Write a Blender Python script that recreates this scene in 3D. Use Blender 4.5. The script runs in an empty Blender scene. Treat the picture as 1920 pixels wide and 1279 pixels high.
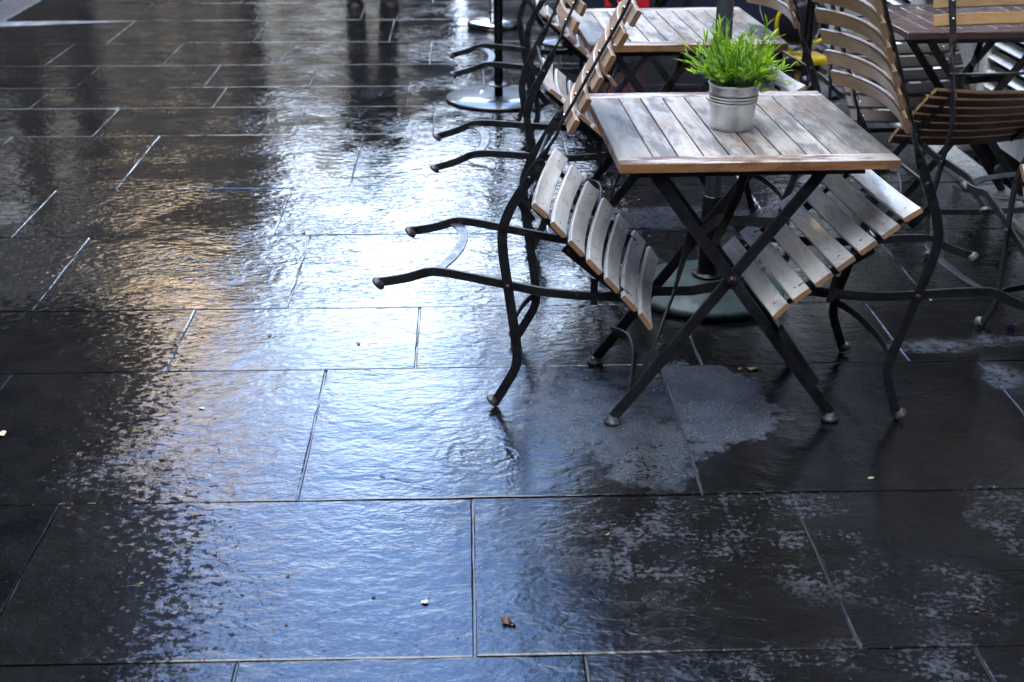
import bpy, bmesh, math, random
from mathutils import Vector, Matrix
random.seed(7)
S = bpy.context.scene; col = S.collection
PI = math.pi; R = math.radians

# ------------------------------------------------------------------ camera
CAMH = 1.6
YAW, PITCH, ROLL, FPX = 0.035940, 0.4119048, 0.0020054, 2478.94
fw = Vector((math.sin(YAW)*math.cos(PITCH), math.cos(YAW)*math.cos(PITCH), -math.sin(PITCH)))
rt = Vector((math.cos(YAW), -math.sin(YAW), 0)); up = rt.cross(fw)
rt, up = rt*math.cos(ROLL)+up*math.sin(ROLL), -rt*math.sin(ROLL)+up*math.cos(ROLL)
cd = bpy.data.cameras.new('camera'); cam = bpy.data.objects.new('camera', cd); col.objects.link(cam)
M = Matrix((rt, up, -fw)).transposed().to_4x4(); M.translation = Vector((0, 0, CAMH)); cam.matrix_world = M
cd.sensor_width = 36; cd.lens = FPX*36/1920; cd.clip_start = .05; cd.clip_end = 2000
cd.dof.use_dof = True; cd.dof.focus_distance = 3.45; cd.dof.aperture_fstop = 5.0
S.camera = cam

# ------------------------------------------------------------------ sky, sun, exposure
SUN_EL, SUN_AZ = R(40), R(166)
w = bpy.data.worlds.new('World'); S.world = w; w.use_nodes = True
wt = w.node_tree; wt.nodes.clear()
def wn(t, **k):
    n = wt.nodes.new(t)
    for a, b in k.items(): setattr(n, a, b)
    return n
wo = wn('ShaderNodeOutputWorld'); wb = wn('ShaderNodeBackground'); wb.inputs[1].default_value = .15
sky = wn('ShaderNodeTexSky', sky_type='NISHITA', sun_disc=False, sun_elevation=SUN_EL, sun_rotation=SUN_AZ, dust_density=1.6, ozone_density=2.0, air_density=1.2)
tc = wn('ShaderNodeTexCoord'); mp = wn('ShaderNodeMapping'); mp.inputs['Scale'].default_value = (1, 1, 2.6)
nz = wn('ShaderNodeTexNoise'); nz.inputs['Scale'].default_value = 2.3; nz.inputs['Detail'].default_value = 5; nz.inputs['Roughness'].default_value = .55
sp = wn('ShaderNodeSeparateXYZ')
band = wn('ShaderNodeMapRange'); band.inputs[1].default_value = .60; band.inputs[2].default_value = .34; band.inputs[3].default_value = -.35; band.inputs[4].default_value = .62
ad = wn('ShaderNodeMath', operation='ADD', use_clamp=False); cr = wn('ShaderNodeMapRange'); cr.inputs[1].default_value = .62; cr.inputs[2].default_value = 1.05; cr.interpolation_type = 'SMOOTHSTEP'
mx = wn('ShaderNodeMix', data_type='RGBA'); mx.inputs[7].default_value = (6.3, 7.7, 9.8, 1)
L = wt.links.new
L(tc.outputs['Generated'], mp.inputs[0]); L(mp.outputs[0], nz.inputs[0]); L(tc.outputs['Generated'], sp.inputs[0])
L(sp.outputs[2], band.inputs[0]); L(band.outputs[0], ad.inputs[0]); L(nz.outputs[0], ad.inputs[1]); L(ad.outputs[0], cr.inputs[0])
zen = wn('ShaderNodeMapRange', interpolation_type='SMOOTHSTEP'); zen.inputs[1].default_value = .66; zen.inputs[2].default_value = .86
zm = wn('ShaderNodeMix', data_type='RGBA'); zm.inputs[7].default_value = (7.9, 8.4, 9.2, 1)
L(sp.outputs[2], zen.inputs[0]); L(zen.outputs[0], zm.inputs[0]); L(mx.outputs[2], zm.inputs[6])
L(cr.outputs[0], mx.inputs[0]); veil = wn('ShaderNodeMix', data_type='RGBA'); veil.inputs[7].default_value = (1.1, 2.5, 6.3, 1); vr = wn('ShaderNodeMapRange'); vr.inputs[1].default_value = .35; vr.inputs[2].default_value = .65; vr.inputs[3].default_value = .3; vr.inputs[4].default_value = .75
L(nz.outputs[0], vr.inputs[0]); L(vr.outputs[0], veil.inputs[0]); L(sky.outputs[0], veil.inputs[6]); L(veil.outputs[2], mx.inputs[6]); L(zm.outputs[2], wb.inputs[0]); L(wb.outputs[0], wo.inputs[0])
sd = bpy.data.lights.new('sun', 'SUN'); sd.energy = 4.6; sd.angle = R(.5); sd.color = (1, .88, .70)
so = bpy.data.objects.new('sun', sd); col.objects.link(so)
sv = Vector((math.sin(SUN_AZ)*math.cos(SUN_EL), math.cos(SUN_AZ)*math.cos(SUN_EL), math.sin(SUN_EL)))
so.rotation_euler = (-sv).to_track_quat('-Z', 'Y').to_euler()
S.view_settings.view_transform = 'Standard'; S.view_settings.look = 'None'; S.view_settings.gamma = 1
S.view_settings.exposure = 3.45

# ------------------------------------------------------------------ node helper
class NT:
    def __init__(s, name):
        s.m = bpy.data.materials.new(name); s.m.use_nodes = True; s.t = s.m.node_tree
        s.b = s.t.nodes['Principled BSDF']; s.out = s.t.nodes['Material Output']
    def n(s, t, ins=None, **k):
        nd = s.t.nodes.new(t)
        for a, b in k.items(): setattr(nd, a, b)
        for a, b in (ins or {}).items(): s.set(nd.inputs[a], b)
        return nd
    def set(s, sock, v):
        if isinstance(v, bpy.types.NodeSocket): s.t.links.new(v, sock)
        elif isinstance(v, (tuple, list)) and len(v) == 3 and sock.type == 'RGBA': sock.default_value = (*v, 1)
        else: sock.default_value = v
    def math(s, op, a, b=0., c=0., clamp=False):
        nd = s.n('ShaderNodeMath', {0: a, 1: b, 2: c}, operation=op); nd.use_clamp = clamp; return nd.outputs[0]
    def noise(s, vec, scale, detail=4, rough=.55, dist=0.):
        return s.n('ShaderNodeTexNoise', {'Vector': vec, 'Scale': scale, 'Detail': detail, 'Roughness': rough, 'Distortion': dist}).outputs[0]
    def ramp(s, v, a, b, lo=0., hi=1., smooth=True):
        nd = s.n('ShaderNodeMapRange', {0: v, 1: a, 2: b, 3: lo, 4: hi})
        if smooth: nd.interpolation_type = 'SMOOTHSTEP'
        return nd.outputs[0]
    def mix(s, f, a, b):
        return s.n('ShaderNodeMix', {0: f, 6: a, 7: b}, data_type='RGBA').outputs[2]
    def bump(s, h, dist, strength=1., normal=None):
        i = {'Height': h, 'Distance': dist, 'Strength': strength}
        if normal is not None: i['Normal'] = normal
        return s.n('ShaderNodeBump', i).outputs[0]
    def obj(s): return s.n('ShaderNodeTexCoord').outputs['Object']
    def pos(s): return s.n('ShaderNodeNewGeometry').outputs['Position']
    def mapv(s, v, scale=(1, 1, 1), loc=(0, 0, 0), rot=(0, 0, 0)):
        return s.n('ShaderNodeMapping', {0: v, 1: loc, 2: rot, 3: scale}).outputs[0]
    def attr(s, name): return s.n('ShaderNodeAttribute', attribute_name=name).outputs['Fac']
    def P(s, **k):
        for a, b in k.items(): s.set(s.b.inputs[a.replace('_', ' ')], b)

def simple(name, color, rough=.5, metal=0., var=.25, scale=20, bump=0., coat=0., spec=None):
    m = NT(name); p = m.obj(); n = m.noise(p, scale, 5)
    c2 = tuple(c*(1-var) for c in color); c3 = tuple(min(1, c*(1+var)) for c in color)
    m.P(Base_Color=m.mix(m.ramp(n, .3, .7), c2, c3), Roughness=m.ramp(n, .3, .7, rough*.85, min(1, rough*1.15)), Metallic=metal, Coat_Weight=coat)
    if spec is not None: m.P(Specular_IOR_Level=spec)
    if bump: m.P(Normal=m.bump(n, bump))
    return m.m

MAT = {}
# ---- painted iron, wet, with rust specks
def iron():
    m = NT('black_painted_iron'); p = m.obj(); n = m.noise(p, 9, 6, .6); f = m.noise(p, 160, 3, .6); v = m.noise(p, 45, 4, .7)
    rust = m.math('MULTIPLY', m.ramp(n, .60, .72), m.ramp(v, .45, .6))
    base = m.mix(m.ramp(v, .35, .75), (.010, .011, .014), (.032, .034, .042))
    base = m.mix(rust, base, (.075, .028, .016))
    drop = m.ramp(f, .62, .68)
    m.P(Base_Color=base, Roughness=m.math('ADD', m.ramp(v, .3, .7, .27, .5), m.math('MULTIPLY', rust, .25)), Specular_IOR_Level=.55,
        Normal=m.bump(m.math('ADD', m.math('MULTIPLY', v, .6), drop), .0006, .8), Coat_Weight=m.math('MULTIPLY', drop, .7), Coat_Roughness=.05)
    return m.m
MAT['iron'] = iron()
MAT['rust'] = simple('rusty_rivet', (.10, .042, .026), .55, .3, .5, 90, .0005)
MAT['rivet'] = simple('dark_rivet', (.035, .037, .045), .35, .6, .4, 80, .0003)
def foot_mat():
    m = NT('worn_grey_foot'); p = m.obj(); n = m.noise(p, 55, 5, .7); q = m.noise(p, 22, 4, .6)
    c = m.mix(m.ramp(n, .35, .65), (.03, .03, .038), (.095, .095, .11)); c = m.mix(m.ramp(q, .54, .64, 0, .7), c, (.08, .042, .032))
    m.P(Base_Color=c, Roughness=m.ramp(n, .3, .7, .3, .6), Metallic=.2, Normal=m.bump(n, .001)); return m.m
MAT['foot'] = foot_mat()
MAT['screw'] = simple('steel_screw', (.62, .62, .62), .22, 1., .2, 50)

# ---- weathered wood; grain along a chosen local axis
def wood(name, light, mid, dark, stain=(.03, .03, .035), axis=1, wet=.5, stain_amt=.5, rough=.45, kn=0, st0=.52, sat=1., warm=0., fs=1.):
    m = NT(name); p = m.obj()
    sc = [60, 60, 60]; sc[axis] = 3.2; s2 = [12*fs, 12*fs, 12*fs]; s2[axis] = 3.0*fs
    tone = m.attr('tone')
    off = m.n('ShaderNodeVectorMath', {0: p, 1: m.n('ShaderNodeCombineXYZ', {0: m.math('MULTIPLY', tone, 5.1), 1: m.math('MULTIPLY', tone, 37.3), 2: m.math('MULTIPLY', tone, 3.3)}).outputs[0]}, operation='ADD').outputs[0]
    g = m.noise(m.mapv(off, tuple(sc)), 1., 6, .62, .6); b = m.noise(m.mapv(off, tuple(s2)), 1., 5, .6, .3)
    fine = m.noise(m.mapv(off, tuple(4*x for x in sc)), 1., 3, .6)
    c = m.mix(m.ramp(g, .32, .68), mid, light)
    c = m.mix(m.ramp(b, .35, .65, .0, .75), c, m.mix(g, mid, light))
    st = m.ramp(m.math('ADD', b, m.math('MULTIPLY', m.math('SUBTRACT', m.noise(m.mapv(off, tuple(1.9*x for x in s2)), 1., 8, .72), .5), 1.2)), st0, st0+.2, 0., stain_amt)
    c = m.mix(st, c, dark)
    if warm: c = m.mix(m.ramp(m.noise(m.mapv(off, tuple(.8*x for x in s2), (3.1, 7.7, 1.9)), 1., 7, .68), .50, .66, 0., warm), c, (.27, .17, .105))
    sp_ = m.ramp(m.noise(off, 55, 3, .5), .67, .72, 0., stain_amt*.8); c = m.mix(sp_, c, stain)
    c = m.mix(m.ramp(fine, .58, .75, 0., .35), c, dark)
    hsv = m.n('ShaderNodeHueSaturation', {4: c, 2: m.ramp(tone, 0, 1, .80, 1.15, False), 1: m.ramp(m.math('FRACT', m.math('MULTIPLY', tone, 5.7)), 0, 1, .8*sat, 1.05*sat, False)}).outputs[0]
    m.P(Base_Color=hsv, Roughness=m.ramp(b, .35, .65, rough*.7, rough*1.25), Specular_IOR_Level=.4,
        Coat_Weight=m.ramp(b, .4, .65, 0., wet), Coat_Roughness=.12, Normal=m.bump(m.math('ADD', g, m.math('MULTIPLY', fine, .6)), .0009, .8))
    return m.m
MAT['seat_wood'] = wood('grey_weathered_seat_wood', (.64, .62, .60), (.50, .48, .455), (.23, .225, .235), (.06, .04, .032), 1, .45, .6, .45, 0, .50)
MAT['back_wood'] = wood('brown_back_wood', (.46, .32, .19), (.36, .235, .135), (.22, .135, .08), (.05, .035, .025), 1, .25, .35, sat=1.3)
MAT['warm_wood'] = wood('pinkish_back_wood', (.42, .31, .24), (.34, .235, .175), (.17, .10, .075), (.06, .04, .03), 1, .25, .35)
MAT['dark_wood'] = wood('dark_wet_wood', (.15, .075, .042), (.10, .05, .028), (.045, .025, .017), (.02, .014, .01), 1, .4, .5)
MAT['grey_wood'] = wood('dull_grey_brown_wood', (.16, .135, .13), (.12, .098, .09), (.06, .045, .042), (.03, .02, .02), 1, .3, .5)
MAT['end_wood'] = wood('orange_end_grain', (.42, .235, .125), (.33, .17, .085), (.19, .095, .05), (.08, .04, .025), 2, .2, .35)
MAT['table_wood'] = wood('bleached_table_wood', (.53, .505, .48), (.38, .345, .315), (.13, .125, .14), (.16, .08, .05), 1, .65, .80, .4, 0, .46, 1., .8)
MAT['table_rail'] = wood('bleached_table_rail_wood', (.60, .57, .55), (.42, .37, .35), (.15, .085, .075), (.16, .06, .035), 0, .6, 1., .42, 0, .42, 1., .6, 1.9)
MAT['table_edge'] = wood('orange_table_edge', (.50, .28, .13), (.38, .19, .085), (.19, .10, .06), (.10, .06, .04), 0, .4, .8, .4, 0, .46, 1.15, .3, 2.2)
MAT['table_dark'] = wood('dark_red_table_wood', (.13, .085, .08), (.085, .05, .047), (.03, .02, .022), (.16, .15, .17), 0, .6, .7, .32)

# ------------------------------------------------------------------ mesh helpers
def tag(o, label=None, cat=None, group=None, kind=None):
    for k, v in (('label', label), ('category', cat), ('group', group), ('kind', kind)):
        if v: o[k] = v
    return o
def empty(name, loc=(0, 0, 0), rz=0., **k):
    o = bpy.data.objects.new(name, None); o.location = loc; o.rotation_euler = (0, 0, rz); o.empty_display_size = .1
    col.objects.link(o); return tag(o, **k)
class MB:
    def __init__(s): s.v = []; s.f = []; s.mi = []; s.sm = []; s.tone = []
    def add(s, vs, fs, mi=0, smooth=False, tone=.5):
        b = len(s.v); s.v += [tuple(v) for v in vs]; s.tone += [tone]*len(vs)
        for i, f in enumerate(fs):
            s.f.append(tuple(b+k for k in f)); s.mi.append(mi[i] if isinstance(mi, list) else mi); s.sm.append(smooth)
    def box(s, a, b, mi=0, tone=.5, bev=0., M=None):
        x0, y0, z0 = a; x1, y1, z1 = b; d = bev
        if d <= 0:
            vs = [(x0, y0, z0), (x1, y0, z0), (x1, y1, z0), (x0, y1, z0), (x0, y0, z1), (x1, y0, z1), (x1, y1, z1), (x0, y1, z1)]
            fs = [(3, 2, 1, 0), (4, 5, 6, 7), (0, 1, 5, 4), (1, 2, 6, 5), (2, 3, 7, 6), (3, 0, 4, 7)]
        else:
            bm = bmesh.new(); bmesh.ops.create_cube(bm, size=1)
            for v in bm.verts: v.co = Vector(((x0+x1)/2+v.co.x*(x1-x0), (y0+y1)/2+v.co.y*(y1-y0), (z0+z1)/2+v.co.z*(z1-z0)))
            bmesh.ops.bevel(bm, geom=list(bm.edges), offset=d, segments=2, profile=.6, affect='EDGES')
            bm.verts.index_update(); vs = [v.co.copy() for v in bm.verts]; fs = [tuple(v.index for v in f.verts) for f in bm.faces]; bm.free()
        if M is not None: vs = [M @ Vector(v) for v in vs]
        s.add(vs, fs, mi, False, tone)
    def lathe(s, prof, n=32, c=(0, 0, 0), axis=None, mi=0, smooth=True, tone=.5):
        # prof: (r, z) list; axis: Matrix 3x3
        vs = []; fs = []
        for r, z in prof:
            for i in range(n):
                a = 2*PI*i/n; v = Vector((r*math.cos(a), r*math.sin(a), z))
                if axis is not None: v = axis @ v
                vs.append(v+Vector(c))
        for j in range(len(prof)-1):
            for i in range(n):
                k = (i+1) % n; fs.append((j*n+i, j*n+k, (j+1)*n+k, (j+1)*n+i))
        if prof[0][0] > 1e-5: fs.append(tuple(range(n-1, -1, -1)))
        if prof[-1][0] > 1e-5: fs.append(tuple((len(prof)-1)*n+i for i in range(n)))
        s.add(vs, fs, mi, smooth, tone)
    def tube(s, pts, r, n=10, mi=0):
        pts = [Vector(p) for p in pts]; rr = r if isinstance(r, list) else [r]*len(pts); vs = []; fs = []; prev = None
        for i, p in enumerate(pts):
            t = (pts[min(i+1, len(pts)-1)]-pts[max(i-1, 0)]).normalized()
            if prev is None: a = t.orthogonal().normalized()
            else: a = (prev-t*prev.dot(t)).normalized()
            prev = a; b = t.cross(a)
            for k in range(n):
                q = 2*PI*k/n; vs.append(p+a*(rr[i]*math.cos(q))+b*(rr[i]*math.sin(q)))
        for j in range(len(pts)-1):
            for k in range(n): fs.append((j*n+k, j*n+(k+1) % n, (j+1)*n+(k+1) % n, (j+1)*n+k))
        fs.append(tuple(range(n-1, -1, -1))); fs.append(tuple((len(pts)-1)*n+k for k in range(n)))
        s.add(vs, fs, mi, True)
    def ribbon(s, pts, wd, w, t, mi=0, tone=.5, caps=None):
        """flat bar with softened edges swept along pts; wd = direction(s) of the wide side"""
        pts = [Vector(p) for p in pts]; N = len(pts); vs = []; fs = []
        for i, p in enumerate(pts):
            T = (pts[min(i+1, N-1)]-pts[max(i-1, 0)]).normalized()
            W = Vector(wd[i] if isinstance(wd, list) else wd); W = (W-T*W.dot(T)).normalized(); Nn = T.cross(W)
            ww = (w[i] if isinstance(w, list) else w)/2; tt = t/2; e = min(tt, ww)*.35
            for a, b in ((-ww+e, -tt), (ww-e, -tt), (ww, -tt+e), (ww, tt-e), (ww-e, tt), (-ww+e, tt), (-ww, tt-e), (-ww, -tt+e)):
                vs.append(p+W*a+Nn*b)
        m = []
        for j in range(N-1):
            for k in range(8): fs.append((j*8+k, j*8+(k+1) % 8, (j+1)*8+(k+1) % 8, (j+1)*8+k)); m.append(mi)
        fs.append(tuple(range(7, -1, -1))); fs.append(tuple((N-1)*8+k for k in range(8))); m += [mi if caps is None else caps]*2
        s.add(vs, fs, m, False, tone)
    def build(s, name, mats, parent=None, weight=False):
        me = bpy.data.meshes.new(name); me.from_pydata(s.v, [], s.f)
        for m in (mats if isinstance(mats, (list, tuple)) else [mats]): me.materials.append(m)
        me.polygons.foreach_set('material_index', s.mi); me.polygons.foreach_set('use_smooth', s.sm)
        at = me.attributes.new('tone', 'FLOAT', 'POINT'); at.data.foreach_set('value', s.tone); me.update()
        o = bpy.data.objects.new(name, me); col.objects.link(o)
        if parent: o.parent = parent
        return o
def smooth_path(P, n=6):
    """Catmull-Rom through tuple points of any dimension"""
    out = []; P = [tuple(p) for p in P]
    for i in range(len(P)-1):
        a, b, c, d = P[max(i-1, 0)], P[i], P[i+1], P[min(i+2, len(P)-1)]
        for k in range(n):
            t = k/n
            out.append(tuple(.5*(2*b[j]+(c[j]-a[j])*t+(2*a[j]-5*b[j]+4*c[j]-d[j])*t*t+(-a[j]+3*b[j]-3*c[j]+d[j])*t**3) for j in range(len(b))))
    out.append(P[-1]); return out
def copy_tree(o, parent=None):
    c = o.copy(); col.objects.link(c)
    if parent: c.parent = parent
    for ch in [x for x in bpy.data.objects if x.parent == o]: copy_tree(ch, c)
    return c

# ------------------------------------------------------------------ the ground
def paving_mat():
    m = NT('wet_stone_paving'); p = m.pos(); tone = m.attr('tone')
    flat = m.mapv(p, (1, 1, 0))
    big = m.noise(flat, 1.3, 5, .6, .4); med = m.noise(flat, 7, 6, .62, .5); fin = m.noise(flat, 42, 6, .65, .3); grit = m.noise(flat, 230, 3, .6)
    warp = m.n('ShaderNodeVectorMath', {0: flat, 1: m.n('ShaderNodeVectorMath', {0: m.n('ShaderNodeTexNoise', {'Vector': flat, 'Scale': 6., 'Detail': 6., 'Roughness': .65}).outputs[1], 1: (.5, .5, .5)}, operation='SUBTRACT').outputs[0], 2: (0, 0, 0)}, operation='ADD').outputs[0]
    wv = m.n('ShaderNodeVectorMath', {0: flat, 1: m.n('ShaderNodeVectorMath', {0: m.n('ShaderNodeVectorMath', {0: m.n('ShaderNodeTexNoise', {'Vector': flat, 'Scale': 9., 'Detail': 5., 'Roughness': .6}).outputs[1], 1: (.5, .5, .5)}, operation='SUBTRACT').outputs[0], 3: .15}, operation='SCALE').outputs[0]}, operation='ADD').outputs[0]
    def blob(x, y, rx, ry, soft=.25, rot=0):
        q = m.mapv(wv, (1/rx, 1/ry, 1), (-x/rx, -y/ry, 0)); ln = m.n('ShaderNodeVectorMath', {0: q}, operation='LENGTH').outputs[1]
        return m.ramp(ln, 1+soft/2, 1-soft/2)
    def mx(*a):
        r = a[0]
        for b in a[1:]: r = m.math('MAXIMUM', r, b)
        return r
    # drier pale patches under and in front of the tables, plus painted sky reflection
    rag = m.noise(flat, 13, 10, .70); rag2 = m.noise(flat, 31, 9, .74)
    left = m.ramp(m.math('ADD', m.math('MULTIPLY', blob(.37, 3.19, .27, .26, 1.3), .40), m.math('MULTIPLY', rag, .9)), .60, .95)
    right = m.math('MULTIPLY', m.ramp(m.math('ADD', m.math('MULTIPLY', blob(.64, 3.22, .21, .27, 1.0), .46), m.math('ADD', m.math('MULTIPLY', rag, .45), m.math('MULTIPLY', m.noise(flat, 6.5, 4, .6), .45))), .66, .76), m.ramp(m.n('ShaderNodeSeparateXYZ', {0: flat}).outputs[0], .552, .562))
    low = m.ramp(m.math('ADD', m.math('MULTIPLY', blob(.45, 2.96, .14, .22, 1.1), .42), m.math('MULTIPLY', rag, .9)), .62, .80)
    dry = m.math('MULTIPLY', mx(m.math('MULTIPLY', left, .8), m.math('MULTIPLY', right, .85), m.math('MULTIPLY', low, .6)), m.ramp(m.noise(flat, 6, 8, .7), .28, .60, .45, 1.))
    porous = m.ramp(m.math('ADD', m.n('ShaderNodeTexVoronoi', {'Vector': m.mapv(wv, (1, 1.5, 1)), 'Scale': 62., 'Randomness': 1.}).outputs['Distance'], m.math('MULTIPLY', m.math('SUBTRACT', m.noise(flat, 20, 4, .6), .5), .8)), .26, .34)
    lowdry = m.math('MULTIPLY', blob(.47, 2.86, .15, .14, .5), 1.)
    dry = m.math('MULTIPLY', dry, m.math('SUBTRACT', 1., m.math('MULTIPLY', lowdry, m.math('SUBTRACT', 1., porous))))
    band = m.math('MULTIPLY', mx(blob(.75, 4.83, .45, .12, .6), m.math('MULTIPLY', mx(blob(1.37, 3.58, .13, .045, 1.2), blob(1.52, 3.36, .05, .09, 1.2), blob(1.62, 3.62, .1, .03, 1.2)), .6)), m.ramp(rag2, .38, .58, .15, .8))  # wide first blob paints the sky reflected under the tables as pale colour
    # speckled drying in the right foreground
    fg = mx(blob(.42, 2.50, .22, .20, .9), blob(.76, 2.50, .12, .22, .9), blob(.62, 2.68, .26, .07, .8), blob(.98, 2.30, .14, .12, .9), blob(.85, 2.05, .5, .10, .9), blob(1.25, 2.6, .08, .2, .9), blob(.30, 2.62, .05, .06, .8))
    speck = m.ramp(m.math('ADD', m.math('MULTIPLY', m.noise(flat, 8, 5, .6), .50), m.math('MULTIPLY', m.noise(m.mapv(flat, (1, 1.2, 1)), 66, 8, .70), .70)), .605, .69)
    veins = m.math('MULTIPLY', m.math('MULTIPLY', fg, speck), .8)
    # scuffed far rows
    yy = m.n('ShaderNodeSeparateXYZ', {0: flat}).outputs[1]; xx = m.n('ShaderNodeSeparateXYZ', {0: flat}).outputs[0]
    far = m.math('MULTIPLY', m.ramp(yy, 5.2, 7.2), m.ramp(m.noise(m.mapv(flat, (1, 2.2, 1)), 5, 6, .7, .6), .38, .60, .05, .6))
    def seg(ax_, ay, bx, by, wd):
        pa = m.n('ShaderNodeVectorMath', {0: wv, 1: (ax_, ay, 0)}, operation='SUBTRACT').outputs[0]; dx, dy = bx-ax_, by-ay; L2 = dx*dx+dy*dy
        t = m.math('DIVIDE', m.n('ShaderNodeVectorMath', {0: pa, 1: (dx, dy, 0)}, operation='DOT_PRODUCT').outputs['Value'], L2, clamp=True)
        pr = m.n('ShaderNodeVectorMath', {0: (dx, dy, 0), 3: t}, operation='SCALE').outputs[0]
        return m.ramp(m.n('ShaderNodeVectorMath', {0: pa, 1: pr}, operation='DISTANCE').outputs['Value'], wd, wd*.3)
    crack = mx(seg(-1.03, 3.34, -.60, 2.95, .004), seg(-.23, 2.83, -.09, 2.79, .005), seg(.62, 2.42, .80, 2.30, .003), seg(1.05, 3.2, 1.35, 3.3, .003))
    crack = m.math('MULTIPLY', crack, m.ramp(rag2, .42, .52))
    d_all = mx(dry, band, veins, far, m.math('MULTIPLY', crack, .9))
    c = m.mix(m.ramp(med, .3, .7), (.0026, .0029, .0036), (.0072, .0075, .0084))
    c = m.mix(m.ramp(grit, .60, .80, 0, .5), c, (.07, .068, .068))
    c = m.mix(m.ramp(m.math('FRACT', m.math('MULTIPLY', tone, 3.1)), 0, 1, .0, .55, False), c, m.mix(med, (.0065, .0065, .0066), (.0125, .012, .0115)))
    fleck = m.ramp(m.noise(m.mapv(flat, (1, 2.2, 1)), 130, 2, .5), .64, .70)
    dry_sky_c = m.mix(fleck, m.mix(m.math('MULTIPLY', m.ramp(grit, .3, .75), m.ramp(med, .25, .75, .35, 1.)), (.05, .062, .085), (.185, .21, .25)), (.62, .64, .66))  # dry stone tone, also painting the reflected sky in the wide band
    c = m.mix(m.math('MULTIPLY', mx(dry, band), .95), c, dry_sky_c)
    c = m.mix(m.math('MULTIPLY', veins, m.ramp(grit, .25, .6, .35, 1.)), c, m.mix(m.ramp(fin, .3, .7), (.030, .035, .048), (.085, .095, .12)))
    c = m.mix(m.math('MULTIPLY', m.math('MULTIPLY', far, far), .3), c, (.040, .043, .052))
    c = m.mix(m.ramp(m.noise(flat, 310, 2, .5), .70, .76, 0., .75), c, (.20, .21, .23))
    # grains standing out of the water film
    grains = m.math('MULTIPLY', m.ramp(m.noise(flat, 95, 4, .6), .60, .66), m.ramp(med, .40, .62))
    leftrough = m.ramp(m.math('ADD', m.math('MULTIPLY', mx(blob(-1.30, 3.25, .46, .85, 1.3), blob(-1.10, 2.25, .52, .75, 1.2)), .30), m.math('MULTIPLY', m.noise(m.mapv(flat, (1, 1.15, 1)), 38, 10, .72), .9)), .585, .645)
    film = m.math('SUBTRACT', 1., m.math('MINIMUM', 1., m.math('ADD', m.math('MULTIPLY', d_all, .96), mx(m.math('MULTIPLY', grains, .7), m.math('MULTIPLY', leftrough, .9)))), clamp=True)
    # riven stone relief seen through the film, ripples on it, drop rings
    wave = m.noise(m.mapv(flat, (1, 1.6, 1)), 17, 6, .52, .7); wave2 = m.noise(m.mapv(flat, (1, 1.3, 1)), 70, 6, .66, .5)
    rq = m.n('ShaderNodeVectorMath', {0: m.mapv(wv, (1, 1, 1), (-.03, -2.94, 0))}, operation='LENGTH').outputs[1]
    ring = m.math('MULTIPLY', m.math('SINE', m.math('MULTIPLY', rq, 150.)), m.ramp(rq, .17, .06))
    strong = m.ramp(yy, 2.6, 7., .75, .32)
    wave3 = m.noise(m.mapv(flat, (1, 1.9, 1)), 24, 2.5, .5, .9)
    near = m.ramp(yy, 3.2, 5.0, 1., .25)
    hr = m.math('ADD', m.math('ADD', m.math('MULTIPLY', wave, near), m.math('MULTIPLY', m.math('MULTIPLY', wave2, .30), near)), m.math('MULTIPLY', ring, .22))
    hr = m.math('ADD', hr, m.math('MULTIPLY', m.math('MULTIPLY', wave3, m.ramp(yy, 3.2, 4.6, .3, 1.6)), m.math('MULTIPLY', m.ramp(m.noise(flat, 2.6, 4, .6), .36, .62, .35, 1.35), m.ramp(m.math('FRACT', m.math('MULTIPLY', tone, 7.7)), 0, 1, .65, 1.2, False))))
    hr = m.math('SUBTRACT', m.math('ADD', hr, m.math('MULTIPLY', m.noise(flat, 4.2, 3, .5, .4), 2.4)), m.math('MULTIPLY', crack, .8))
    cn = m.bump(m.math('MULTIPLY', hr, strong), .0030, 1.)
    bn = m.bump(m.math('ADD', m.math('MULTIPLY', fin, 1.2), m.math('ADD', m.math('MULTIPLY', grit, .5), m.math('MULTIPLY', med, 1.5))), .0022, 1., cn)
    m.P(Base_Color=c, Roughness=m.mix(m.math('MINIMUM', d_all, 1.), (.45, .45, .45), (.62, .62, .62)), Specular_IOR_Level=m.ramp(mx(dry, band, veins), 0.05, 1, 0., .18),
        Coat_Weight=film, Coat_Roughness=m.ramp(big, .3, .7, .02, .07), Coat_IOR=1.5, Coat_Normal=cn, Normal=bn)
    return m.m
MAT['paving'] = paving_mat()
MAT['joint'] = simple('wet_mortar', (.028, .030, .034), .45, 0, .6, 70, .002, .5)

ROWS = [-6.2, -5.5, -4.9, -4.2, -3.55, -2.9, -2.25, -1.6, -1.0, -.4, .3, .85, 1.5, 2.123, 2.733, 3.474, 3.942, 4.662, 5.256, 6.11, 6.66, 7.12, 7.69, 8.365, 9.15, 9.85]
while ROWS[-1] < 27: ROWS.append(ROWS[-1]+random.choice((.5, .58, .66, .72)))
JX = {1.5: [-.455, .22, .99], 2.123: [-.965, .005, .765], 2.733: [-1.3, -.41, .555, 1.49], 3.474: [-.87, -.155, .675, 1.285], 3.942: [-1.385, -.58, .52, 1.505],
      4.662: [-1.67, -.715, .3, 1.15], 5.256: [-1.43, -.48, .45], 6.11: [-1.745, -.81, -.155, .7], 6.66: [-2.2, -1.28, -.3], 7.12: [-2.095, -1.41, -.845, .1], 7.69: [-2.42, -1.75, -1.075, -.205], 8.365: [-2.225, -1.325, -.475, .4]}
MAT['lime'] = simple('pale_lime_mortar', (.12, .13, .15), .75, 0, .7, 9, .002)
KERBX = -3.1; FACX = 2.3
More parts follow.
